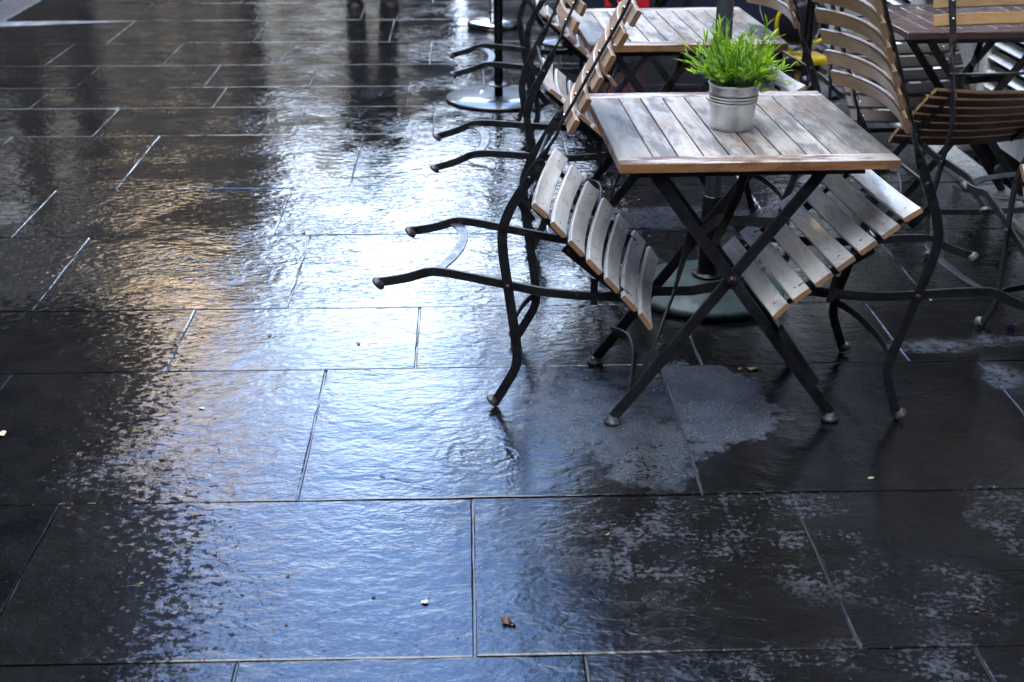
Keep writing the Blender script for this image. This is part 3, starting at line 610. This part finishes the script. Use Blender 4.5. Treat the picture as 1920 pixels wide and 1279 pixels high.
def banner():
    A = Vector((.62, 8.30, 0)); B = Vector((2.02, 8.05, 0)); root = empty('cafe_barrier', A, label='navy canvas cafe barrier with a red logo panel behind the far tables', cat='barrier')
    d = B-A; ln = d.length; d.normalize(); root.rotation_euler = (0, 0, math.atan2(d.y, d.x)); nx, nz_ = 60, 14; vs = []; fs = []
    for j in range(nz_+1):
        for i in range(nx+1):
            f = i/nx; z = .10+.80*j/nz_; vs.append((f*ln, .012*math.sin(f*19+.6)*(1-.5*j/nz_)+.006*math.sin(f*47), z))
    for j in range(nz_):
        for i in range(nx): k = j*(nx+1)+i; fs.append((k, k+1, k+nx+2, k+nx+1))
    vb = [(x, y+.004, z) for x, y, z in vs]; n0 = len(vs); fb = [tuple(n0+q for q in reversed(f)) for f in fs]
    mb = MB(); mb.add(vs+vb, fs+fb, 0, True); cv = mb.build('canvas', MAT['navy'], root)
    # red panel with the lower ends of two white letters in view
    mb = MB(); mb.box((.25, -.0235, .235), (.52, -.0195, .50)); pn = mb.build('logo_panel', MAT['sign_red'], cv)
    mb = MB(); pts = [(.33+.055*math.cos(t), -.0255, .305+.055*math.sin(t)) for t in [PI*.9+k*PI*1.2/18 for k in range(19)]]
    mb.ribbon([Vector(p) for p in pts], [Vector((math.cos(PI*.9+k*PI*1.2/18), 0, math.sin(PI*.9+k*PI*1.2/18))) for k in range(19)], .024, .002)
    mb.ribbon([Vector((.43, -.0255, .262)), Vector((.485, -.0255, .42))], Vector((1, 0, 0)), .026, .002); mb.build('letters', MAT['sign_white'], cv)
    for x in (-.02, ln+.02):
        mb = MB(); mb.lathe([(0, 0), (.14, 0), (.15, .006), (.14, .014), (.03, .022), (.018, .03), (.018, .95), (0, .96)], 32, (x, .0, 0)); mb.build('post', MAT['pole_black'], root)
    mb = MB(); mb.tube([(-.02, 0, .92), (ln+.02, 0, .92)], .011, 12); mb.tube([(-.02, 0, .085), (ln+.02, 0, .085)], .009, 12); mb.build('rail', MAT['pole_black'], root)
banner()
# round-bodied yellow and black machine
MAT['y_plastic'] = simple('yellow_plastic', (.72, .52, .012), .35, 0, .15, 20, 0, .3)
MAT['b_plastic'] = simple('black_plastic', (.012, .012, .015), .35, 0, .3, 30)
v = empty('floor_machine', (1.93, 7.62, 0), R(8), label='yellow and black machine with round body standing on the wet paving behind the tables', cat='machine')
mb = MB(); mb.lathe([(0, -.055), (.10, -.055), (.118, -.045), (.122, 0), (.118, .045), (.10, .055), (0, .055)], 40, (-.02, 0, .235), Matrix.Rotation(PI/2, 3, 'X')); mb.build('body', MAT['b_plastic'], v)
mb = MB(); mb.tube([(-.02+.135*math.cos(t), -.02, .235+.15*math.sin(t)) for t in [R(60)+i*R(200)/20 for i in range(21)]], .011, 10); mb.tube([(.05, -.06, .13), (.12, -.07, .155)], .012, 10); mb.build('handle', MAT['y_plastic'], v)
mb = MB(); mb.box((-.06, -.12, .012), (.145, .10, .06), bev=.018); mb.build('base_shell', MAT['y_plastic'], v)
for sx, sy in ((-.09, -.10), (-.09, .10), (.14, .08)):
    mb = MB(); mb.lathe([(0, -.012), (.035, -.012), (.038, 0), (.035, .012), (0, .012)], 24, (sx, sy, .038), Matrix.Rotation(PI/2, 3, 'X')); mb.build('wheel', MAT['b_plastic'], v)
mb = MB(); mb.tube([(.13, .02, .12), (.16, .03, .2), (.15, .04, .30), (.10, .05, .36)], [.02, .026, .022, .015], 12); mb.build('hose', MAT['b_plastic'], v)

# ------------------------------------------------------------------ frontage on the right
def rough_stone(name, a, b, sc=45, bmp=.006, rough=.6, spec=.4):
    m = NT(name); p = m.obj(); n = m.noise(p, sc, 4, .7); n2 = m.noise(p, 3, 5, .6)
    m.P(Base_Color=m.mix(m.ramp(n, .35, .65), a, b), Roughness=m.ramp(n2, .3, .7, rough*.6, rough), Normal=m.bump(n, bmp), Specular_IOR_Level=spec); return m.m
MAT['step'] = rough_stone('rough_pale_granite', (.14, .145, .135), (.38, .39, .38), 55, .007)
MAT['stucco'] = rough_stone('pebbled_render', (.24, .25, .26), (.42, .43, .45), 60, .012)
MAT['white'] = simple('white_gloss_paint', (.70, .72, .71), .3, 0, .08, 6, .0005, .3)
MAT['glass'] = simple('dark_window_glass', (.008, .010, .012), .18, 0, .2, 2)
def brick(name, a, b, mortar, sx=4.4, sy=13.):
    m = NT(name); p = m.pos(); q = m.n('ShaderNodeCombineXYZ', {0: m.math('ADD', m.n('ShaderNodeSeparateXYZ', {0: p}).outputs[0], m.n('ShaderNodeSeparateXYZ', {0: p}).outputs[1]), 1: m.n('ShaderNodeSeparateXYZ', {0: p}).outputs[2]}).outputs[0]
    t = m.n('ShaderNodeTexBrick', {'Vector': q, 'Color1': a, 'Color2': b, 'Mortar': mortar, 'Scale': 1., 'Brick Width': 1/sx, 'Row Height': 1/sy, 'Mortar Size': .008})
    n = m.noise(p, 2.5, 5, .6); m.P(Base_Color=m.mix(m.ramp(n, .3, .7, 0, .35), t.outputs[0], (.004, .004, .004)), Roughness=.85, Specular_IOR_Level=.06); return m.m
MAT['brick_dark'] = brick('shade_darkened_brick', (.007, .0055, .005), (.011, .008, .007), (.008, .008, .008))  # colour set darker than real brick so its reflection reads as shade
MAT['stone_grey'] = rough_stone('grey_ashlar', (.012, .012, .014), (.022, .022, .023), 2, .01, .8, .08)
MAT['cream'] = simple('cream_stone', (.78, .60, .38), .7, 0, .15, 1.5)
MAT['far1'] = simple('dull_blue_grey_render', (.05, .058, .07), .8, 0, .2, 1.5, spec=.1)
MAT['far2'] = simple('shade_toned_far_brick', (.010, .010, .011), .85, 0, .3, 2, spec=.06)  # near-black colour stands in for shade on the sunlit low building
MAT['far3'] = simple('pale_far_render', (.12, .125, .13), .7, 0, .2, 1.)
MAT['roof'] = simple('slate_roof', (.05, .052, .06), .6, 0, .3, 6)
MAT['frame'] = simple('dark_window_frame', (.05, .05, .05), .5, 0, .1, 10)
win_cache = {}
def window(parent, loc, rz, w, h):
    """a recessed sash window: frame with its pane as sub-part"""
    key = (round(w, 2), round(h, 2))
    if key not in win_cache:
        mb = MB(); t = .07
        mb.box((-w/2, -.06, 0), (-w/2+t, .03, h)); mb.box((w/2-t, -.06, 0), (w/2, .03, h)); mb.box((-w/2+t, -.06, h-t), (w/2-t, .03, h)); mb.box((-w/2+t, -.06, 0), (w/2-t, .03, t)); mb.box((-w/2+t, -.045, h/2-.025), (w/2-t, .03, h/2+.025)); mb.box((-.02, -.04, t), (.02, .03, h/2-.025)); mb.box((-.02, -.04, h/2+.025), (.02, .03, h-t))
        mb.box((-w/2-.08, -.12, -.07), (w/2+.08, .03, -.002))
        f = mb.build('window', MAT['frame'], parent); mb = MB(); mb.box((-w/2+t, -.005, t), (w/2-t, .01, h-t)); p = mb.build('pane', MAT['glass'], f); win_cache[key] = (f.data, p.data)
    else:
        f = bpy.data.objects.new('window', win_cache[key][0]); p = bpy.data.objects.new('pane', win_cache[key][1]); col.objects.link(f); col.objects.link(p); f.parent = parent; p.parent = f
    f.location = loc; f.rotation_euler = (0, 0, rz)
def building(name, x0, x1, y0, y1, h, wall, label, cat='building', wins=(), z0=-.1, cornice=True):
    root = empty(name, ((x0+x1)/2, (y0+y1)/2, 0), label=label, cat=cat); X, Y = (x1-x0)/2, (y1-y0)/2
    mb = MB(); mb.box((-X, -Y, z0), (X, Y, h)); mb.build('wall', wall, root)
    mb = MB(); mb.box((-X-.25, -Y-.25, h+.003), (X+.25, Y+.25, h+.35)); mb.box((-X+.3, -Y+.3, h+.353), (X-.3, Y-.3, h+1.0)); rf = mb.build('roof', MAT['roof'], root)
    mb = MB(); mb.box((-X+1, -Y+1, h+1.003), (-X+1.8, -Y+2.2, h+2.4)); mb.build('chimney', wall, rf)
    for face, s0, s1, n, zs, w, hh in wins:
        for z in zs:
            for k in range(n):
                u = s0+(s1-s0)*(k+.5)/n
                if face == 'S': window(root, (u-(x0+x1)/2, -Y-.002, z), 0, w, hh)
                if face == 'W': window(root, (-X-.002, u-(y0+y1)/2, z), -PI/2, w, hh)
                if face == 'E': window(root, (X+.002, u-(y0+y1)/2, z), PI/2, w, hh)
                if face == 'N': window(root, (u-(x0+x1)/2, Y+.002, z), PI, w, hh)
    return root
# right-hand building carrying the white shutters
rb = building('corner_building', FACX, 14, -12, 22.5, 17.5, MAT['stone_grey'], 'tall grey stone building on the right with white louvred shutters at street level', wins=(('W', 9.5, 22, 5, (3.6, 7.2, 10.8, 14.2), 1.2, 2.0), ('W', -11, 3, 5, (3.6, 7.2, 10.8), 1.2, 2.0)))
rb.name = 'corner_building'
def shutter(parent, y0, y1, z0, z1, ang):
    """louvred panel on the facade plane x = FACX (faces -x); slats lie along the wall"""
    cx, cy = (FACX+14)/2, (-12+22.5)/2
    X = FACX-cx; mb = MB(); t = .07; P_ = lambda y: y-cy
    mb.box((X-.055, P_(y0), z0), (X-.003, P_(y0)+t, z1), bev=.004); mb.box((X-.055, P_(y1)-t, z0), (X-.003, P_(y1), z1), bev=.004); mb.box((X-.053, P_(y0)+t, z0), (X-.004, P_(y1)-t, z0+.12)); mb.box((X-.053, P_(y0)+t, z1-.1), (X-.004, P_(y1)-t, z1))
    sh = mb.build('louvred_shutter', MAT['white'], parent); mb = MB(); z = z0+.15
    while z < z1-.12:
        mb.box((-.022, P_(y0)+t, -.0055), (.022, P_(y1)-t, .0055), M=Matrix.Translation((X-.030, 0, z)) @ Matrix.Rotation(R(-38), 4, 'Y')); z += .062
    mb.build('louvres', MAT['white'], sh)
shutter(rb, 6.02, 6.62, .12, 2.3, 0); shutter(rb, 6.64, 7.25, .12, 2.3, 0); shutter(rb, 4.95, 5.70, .12, 2.3, 0); shutter(rb, 4.15, 4.93, .12, 2.3, 0)
cx, cy = (FACX+14)/2, (-12+22.5)/2
for a, b in ((5.73, 6.00), (3.8, 4.12)): mb = MB(); mb.box((FACX-.085-cx, a-cy, .0), (FACX-.002-cx, b-cy, 3.0), bev=.008); mb.build('pilaster', MAT['stucco'], rb)
mb = MB(); mb.box((FACX-.07-cx, 7.28-cy, .0), (FACX-.002-cx, 9.2-cy, 2.5), bev=.01); mb.box((FACX-.10-cx, 7.6-cy, .4), (FACX-.072-cx, 8.9-cy, 2.2), bev=.006); mb.build('panelled_door', MAT['white'], rb)
mb = MB(); mb.box((FACX-.24-cx, 3.2-cy, -.05), (FACX-.09-cx, 5.16-cy, .020), bev=.008); mb.box((FACX-.24-cx, 5.17-cy, -.05), (FACX-.09-cx, 6.6-cy, .022), bev=.008); mb.build('step', MAT['step'], rb)
building('brick_building', -19, -7.2, -12, 25.5, 24, MAT['brick_dark'], 'tall dark brick building across the road on the left', wins=(('E', 6, 25, 6, (3.6, 7.2, 10.8, 14.4, 18), 1.1, 2.0),))
building('rear_shade_building', -16, 20, -34, -17, 24, MAT['brick_dark'], 'unseen building added behind the viewer to keep sun off the pavement')  # added out of view to block the sun from the pavement
building('cream_building', -12.4, -8.3, 40, 52, 19.2, MAT['cream'], 'sunlit cream stone building at the far end of the street on the left', wins=(('S', -12, -8.7, 3, (3, 6.4, 9.8), 1.1, 2.0),))
building('low_building', -10.4, -5.4, 33, 39, 11.2, MAT['far2'], 'low building in front of the cream one, its shade put into the colour', wins=(('S', -10, -5.8, 3, (1.2, 4.6), 1.2, 1.8),))
building('grey_building', -5.2, -.2, 34.5, 46, 7.6, MAT['far1'], 'blue grey rendered building at the end of the street', wins=(('S', -5, -.5, 3, (1., 4.), 1.1, 1.7),))
building('pale_building', 0, 5.2, 33, 44, 8.0, MAT['far3'], 'pale rendered building at the end of the street on the right', wins=(('S', .3, 5, 3, (1.2, 4.8), 1.2, 1.9),))
building('end_building', 5.4, 16, 26, 44, 13, MAT['stone_grey'], 'grey stone building beyond the corner on the right', wins=(('S', 6, 15, 4, (3, 6.5, 9.5), 1.2, 2.),))

# ------------------------------------------------------------------ passer-by
def skin_obj(name, pts, edges, rad, mat, parent=None, lv=2, root_i=0):
    me = bpy.data.meshes.new(name); me.from_pydata(pts, edges, []); me.materials.append(mat)
    o = bpy.data.objects.new(name, me); col.objects.link(o)
    o.modifiers.new('skin', 'SKIN'); lay = me.skin_vertices.new() if not me.skin_vertices else me.skin_vertices[0]
    if not me.skin_vertices: lay = me.skin_vertices.new()
    for i, r in enumerate(rad):
        r = r if isinstance(r, tuple) else (r, r); me.skin_vertices[0].data[i].radius = r; me.skin_vertices[0].data[i].use_root = (i == root_i)
    sb = o.modifiers.new('sub', 'SUBSURF'); sb.levels = lv; sb.render_levels = lv
    for p in me.polygons: p.use_smooth = True
    o.modifiers['skin'].use_smooth_shade = True
    if parent: o.parent = parent
    return o
MAT['skin'] = simple('skin', (.45, .28, .2), .5, 0, .08, 30)
MAT['coat'] = simple('dark_coat_cloth', (.014, .015, .02), .8, 0, .3, 40, .001)
MAT['trouser'] = simple('black_trouser_cloth', (.010, .010, .013), .8, 0, .3, 40, .001)
MAT['shoe'] = simple('black_shoe_leather', (.010, .009, .009), .3, 0, .3, 30)
MAT['hair'] = simple('dark_hair', (.018, .012, .009), .6, 0, .3, 60, .002)
pp = empty('person', (-.72, 10.25, 0), R(6), label='person in dark coat and black trousers standing at the top of the wet pavement', cat='person')
bp = [(0, 0, .92), (0, .0, 1.12), (0, -.01, 1.34), (0, .0, 1.47), (0, .005, 1.555), (0, -.008, 1.62), (0, -.008, 1.70), (0, 0, 1.76),
      (-.09, 0, .88), (-.10, -.015, .50), (-.105, .01, .09), (-.11, -.09, .035), (.09, 0, .88), (.13, .03, .50), (.155, .08, .09), (.17, -.02, .035),
      (-.13, 0, 1.38), (-.225, .02, 1.13), (-.24, -.05, .90), (-.243, -.065, .83), (.13, 0, 1.38), (.225, .02, 1.13), (.24, -.05, .90), (.243, -.065, .83)]
be = [(0, 1), (1, 2), (2, 3), (3, 4), (4, 5), (5, 6), (6, 7), (0, 8), (8, 9), (9, 10), (10, 11), (0, 12), (12, 13), (13, 14), (14, 15), (2, 16), (16, 17), (17, 18), (18, 19), (2, 20), (20, 21), (21, 22), (22, 23)]
brd = [(.12, .08), (.11, .08), (.11, .07), (.05, .05), (.055, .058), (.098, .112), (.104, .118), (.07, .08), .075, .055, .042, .036, .075, .055, .042, .036, .035, .036, .028, (.034, .018), .035, .036, .028, (.034, .018)]
for hb, sx in ((19, -1), (23, 1)):                     # four fingers of unequal length and a thumb on each hand
    hx, hy, hz = bp[hb]
    for q, ln in ((-.024, .070), (-.008, .080), (.008, .076), (.024, .060)):
        n0 = len(bp); bp += [(hx, hy+q, hz-.035), (hx-sx*.012, hy+q*1.1-.004, hz-.035-ln*.55), (hx-sx*.030, hy+q*1.1-.006, hz-.035-ln)]
        be += [(hb, n0), (n0, n0+1), (n0+1, n0+2)]; brd += [.011, .0095, .008]
    n0 = len(bp); bp += [(hx-sx*.006, hy-.042, hz+.005), (hx-sx*.014, hy-.058, hz-.03)]; be += [(hb, n0), (n0, n0+1)]; brd += [.013, .010]
skin_obj('body', bp, be, brd, MAT['skin'], pp)
skin_obj('coat', [(0, 0, .56), (0, 0, .80), (0, 0, 1.02), (0, -.005, 1.2), (0, -.01, 1.36), (0, 0, 1.45), (-.16, 0, 1.385), (-.235, .02, 1.13), (-.245, -.045, .90), (.16, 0, 1.385), (.235, .02, 1.13), (.245, -.045, .90)], [(0, 1), (1, 2), (2, 3), (3, 4), (4, 5), (4, 6), (6, 7), (7, 8), (4, 9), (9, 10), (10, 11)], [(.23, .18), (.215, .17), (.19, .15), (.19, .145), (.20, .14), (.095, .09), .105, .072, .058, .105, .072, .058], MAT['coat'], pp)
for s_ in (-1, 1):
    i = 8 if s_ < 0 else 12
    skin_obj('trouser_leg', [bp[i], bp[i+1], (bp[i+2][0], bp[i+2][1], .11), (bp[i+2][0], bp[i+2][1]-.005, .03)], [(0, 1), (1, 2), (2, 3)], [.11, .085, .075, .072], MAT['trouser'], pp)
    f = bp[i+2]; skin_obj('shoe', [(f[0], f[1]+.03, .045), (f[0], f[1]-.06, .042), (f[0]+s_*.01, f[1]-.16, .034)], [(0, 1), (1, 2)], [(.048, .045), (.050, .040), (.046, .028)], MAT['shoe'], pp)
mb = MB(); mb.lathe([(0, .112), (.06, .098), (.092, .055), (.103, .0), (.098, -.05), (.08, -.09), (0, -.10)], 32, (0, .026, 1.70), Matrix.Diagonal((.93, .98, 1))); mb.build('hair', MAT['hair'], pp)
for q in (-.03, .03):
    mb = MB(); mb.lathe([(0, -.008), (.008, -.005), (.011, 0), (.008, .005), (0, .008)], 12, (q, -.098, 1.672)); mb.build('eye', MAT['sign_white'], pp)
    mb = MB(); mb.tube([(q*2.85, -.005, 1.69), (q*3.05, .0, 1.665), (q*2.85, -.003, 1.635)], [.010, .014, .008], 8); mb.build('ear', MAT['skin'], pp)
mb = MB(); mb.tube([(0, -.098, 1.675), (0, -.126, 1.64), (0, -.104, 1.628)], [.007, .013, .009], 10); mb.build('nose', MAT['skin'], pp)
mb = MB(); mb.tube([(-.022, -.101, 1.598), (0, -.108, 1.596), (.022, -.101, 1.598)], [.003, .006, .003], 8); mb.build('mouth', simple('lips', (.25, .09, .08), .5, 0, .1, 30), pp)

# ------------------------------------------------------------------ litter
def flake(name, x, y, size, mat, label, cat, seed=0, curl=.3, thick=.0006, pts=9, asp=.7, z=.0015):
    r_ = random.Random(seed); mb = MB(); rim = []
    for i in range(pts):
        a = 2*PI*i/pts; q = size*(.75+.35*r_.random()); rim.append((q*math.cos(a), asp*q*math.sin(a), curl*size*r_.random()))
    n = len(rim); vs = [(0, 0, .0)]+rim+[(0, 0, -thick)]+[(a, b, c-thick) for a, b, c in rim]; fs = []
    for i in range(n):
        k = (i+1) % n; fs += [(0, 1+i, 1+k), (n+1, n+2+k, n+2+i), (1+i, n+2+i, n+2+k, 1+k)]
    mb.add(vs, fs, 0, True); o = mb.build(name, mat); o.location = (x, y, z); o.rotation_euler = (0, 0, r_.random()*6); tag(o, label, cat); return o
PW = simple('white_petal', (.72, .72, .68), .5, 0, .1, 60); LB = simple('brown_dead_leaf', (.09, .035, .018), .4, 0, .5, 60, .001); LY = simple('yellowed_leaf', (.36, .24, .10), .5, 0, .4, 60)
WC = simple('pale_wood_chip', (.55, .42, .28), .6, 0, .3, 60); PU = simple('purple_petal', (.16, .035, .36), .5, 0, .3, 60); LG = simple('small_green_leaf', (.05, .13, .03), .4, 0, .3, 60)
flake('petal', -.097, 2.307, .0085, PW, 'white petal on the blue wet slab at the bottom centre', 'petal', 1, asp=.9)
flake('leaf', .070, 2.230, .013, LB, 'curled reddish brown leaf beside the joint at the bottom centre', 'leaf', 2, .8)
flake('leaf', .083, 2.222, .008, LB, 'small dark leaf scrap touching the curled brown leaf', 'leaf', 12, .6)
flake('leaf', .816, 3.433, .018, LY, 'yellowed torn leaf on dark slab under the front table', 'leaf', 3, .3)
flake('leaf', .782, 3.437, .010, LY, 'small tan leaf scrap left of the yellowed torn leaf', 'leaf', 13, .3)
flake('wood_chip', .979, 2.795, .010, WC, 'pale wood chip on the dark slab at the right', 'wood chip', 4, .1, .002, 5, .45)
flake('petal', 1.683, 3.713, .017, PU, 'purple petal on dark slab near the right edge', 'petal', 5, .9, pts=7)
flake('leaf', -1.212, 3.094, .016, WC, 'pale tan leaf at the left edge of the pavement', 'leaf', 6)
flake('leaf', -.701, 2.395, .008, LG, 'small green leaf at the lower left', 'leaf', 7, asp=.5)
flake('seed_husk', -.331, 3.652, .009, LB, 'reddish seed husk on the bright slab at the centre', 'seed husk', 8)
flake('petal', -.723, 3.230, .010, PW, 'white petal near the diagonal crack on the left', 'petal', 9, asp=.5)
flake('leaf', .482, 3.212, .010, LB, 'dark brown leaf on the dry pale slab under the table leg', 'leaf', 10, asp=.5)
flake('leaf', .310, 2.558, .008, LY, 'tan leaf shred on the wet slab below the table', 'leaf', 11, asp=.3)
flake('leaf', 1.038, 2.234, .006, LB, 'tiny red brown leaf scrap at the lower right', 'leaf', 14)
flake('seed_husk', -.394, 2.415, .006, LB, 'brown seed husk in the middle of the lower blue slab', 'seed husk', 15)
flake('seed_husk', -.376, 2.238, .005, LB, 'brown seed husk near the bottom of the blue slab', 'seed husk', 16)
flake('seed_husk', -.205, 2.330, .005, LB, 'brown seed husk left of the white petal', 'seed husk', 17)
flake('leaf', -.606, 3.721, .012, LB, 'dark leaf by the warm reflection on the left', 'leaf', 18, asp=.4)
flake('leaf', -.945, 4.391, .014, LG, 'dark green leaf in the warm reflection', 'leaf', 19, asp=.5)
flake('wood_splinter', .375, 3.475, .016, WC, 'pale splinter of wood on the strap of the front table', 'splinter', 20, .1, .002, 5, .2, .145)  # pale wood splinter lying on the strap
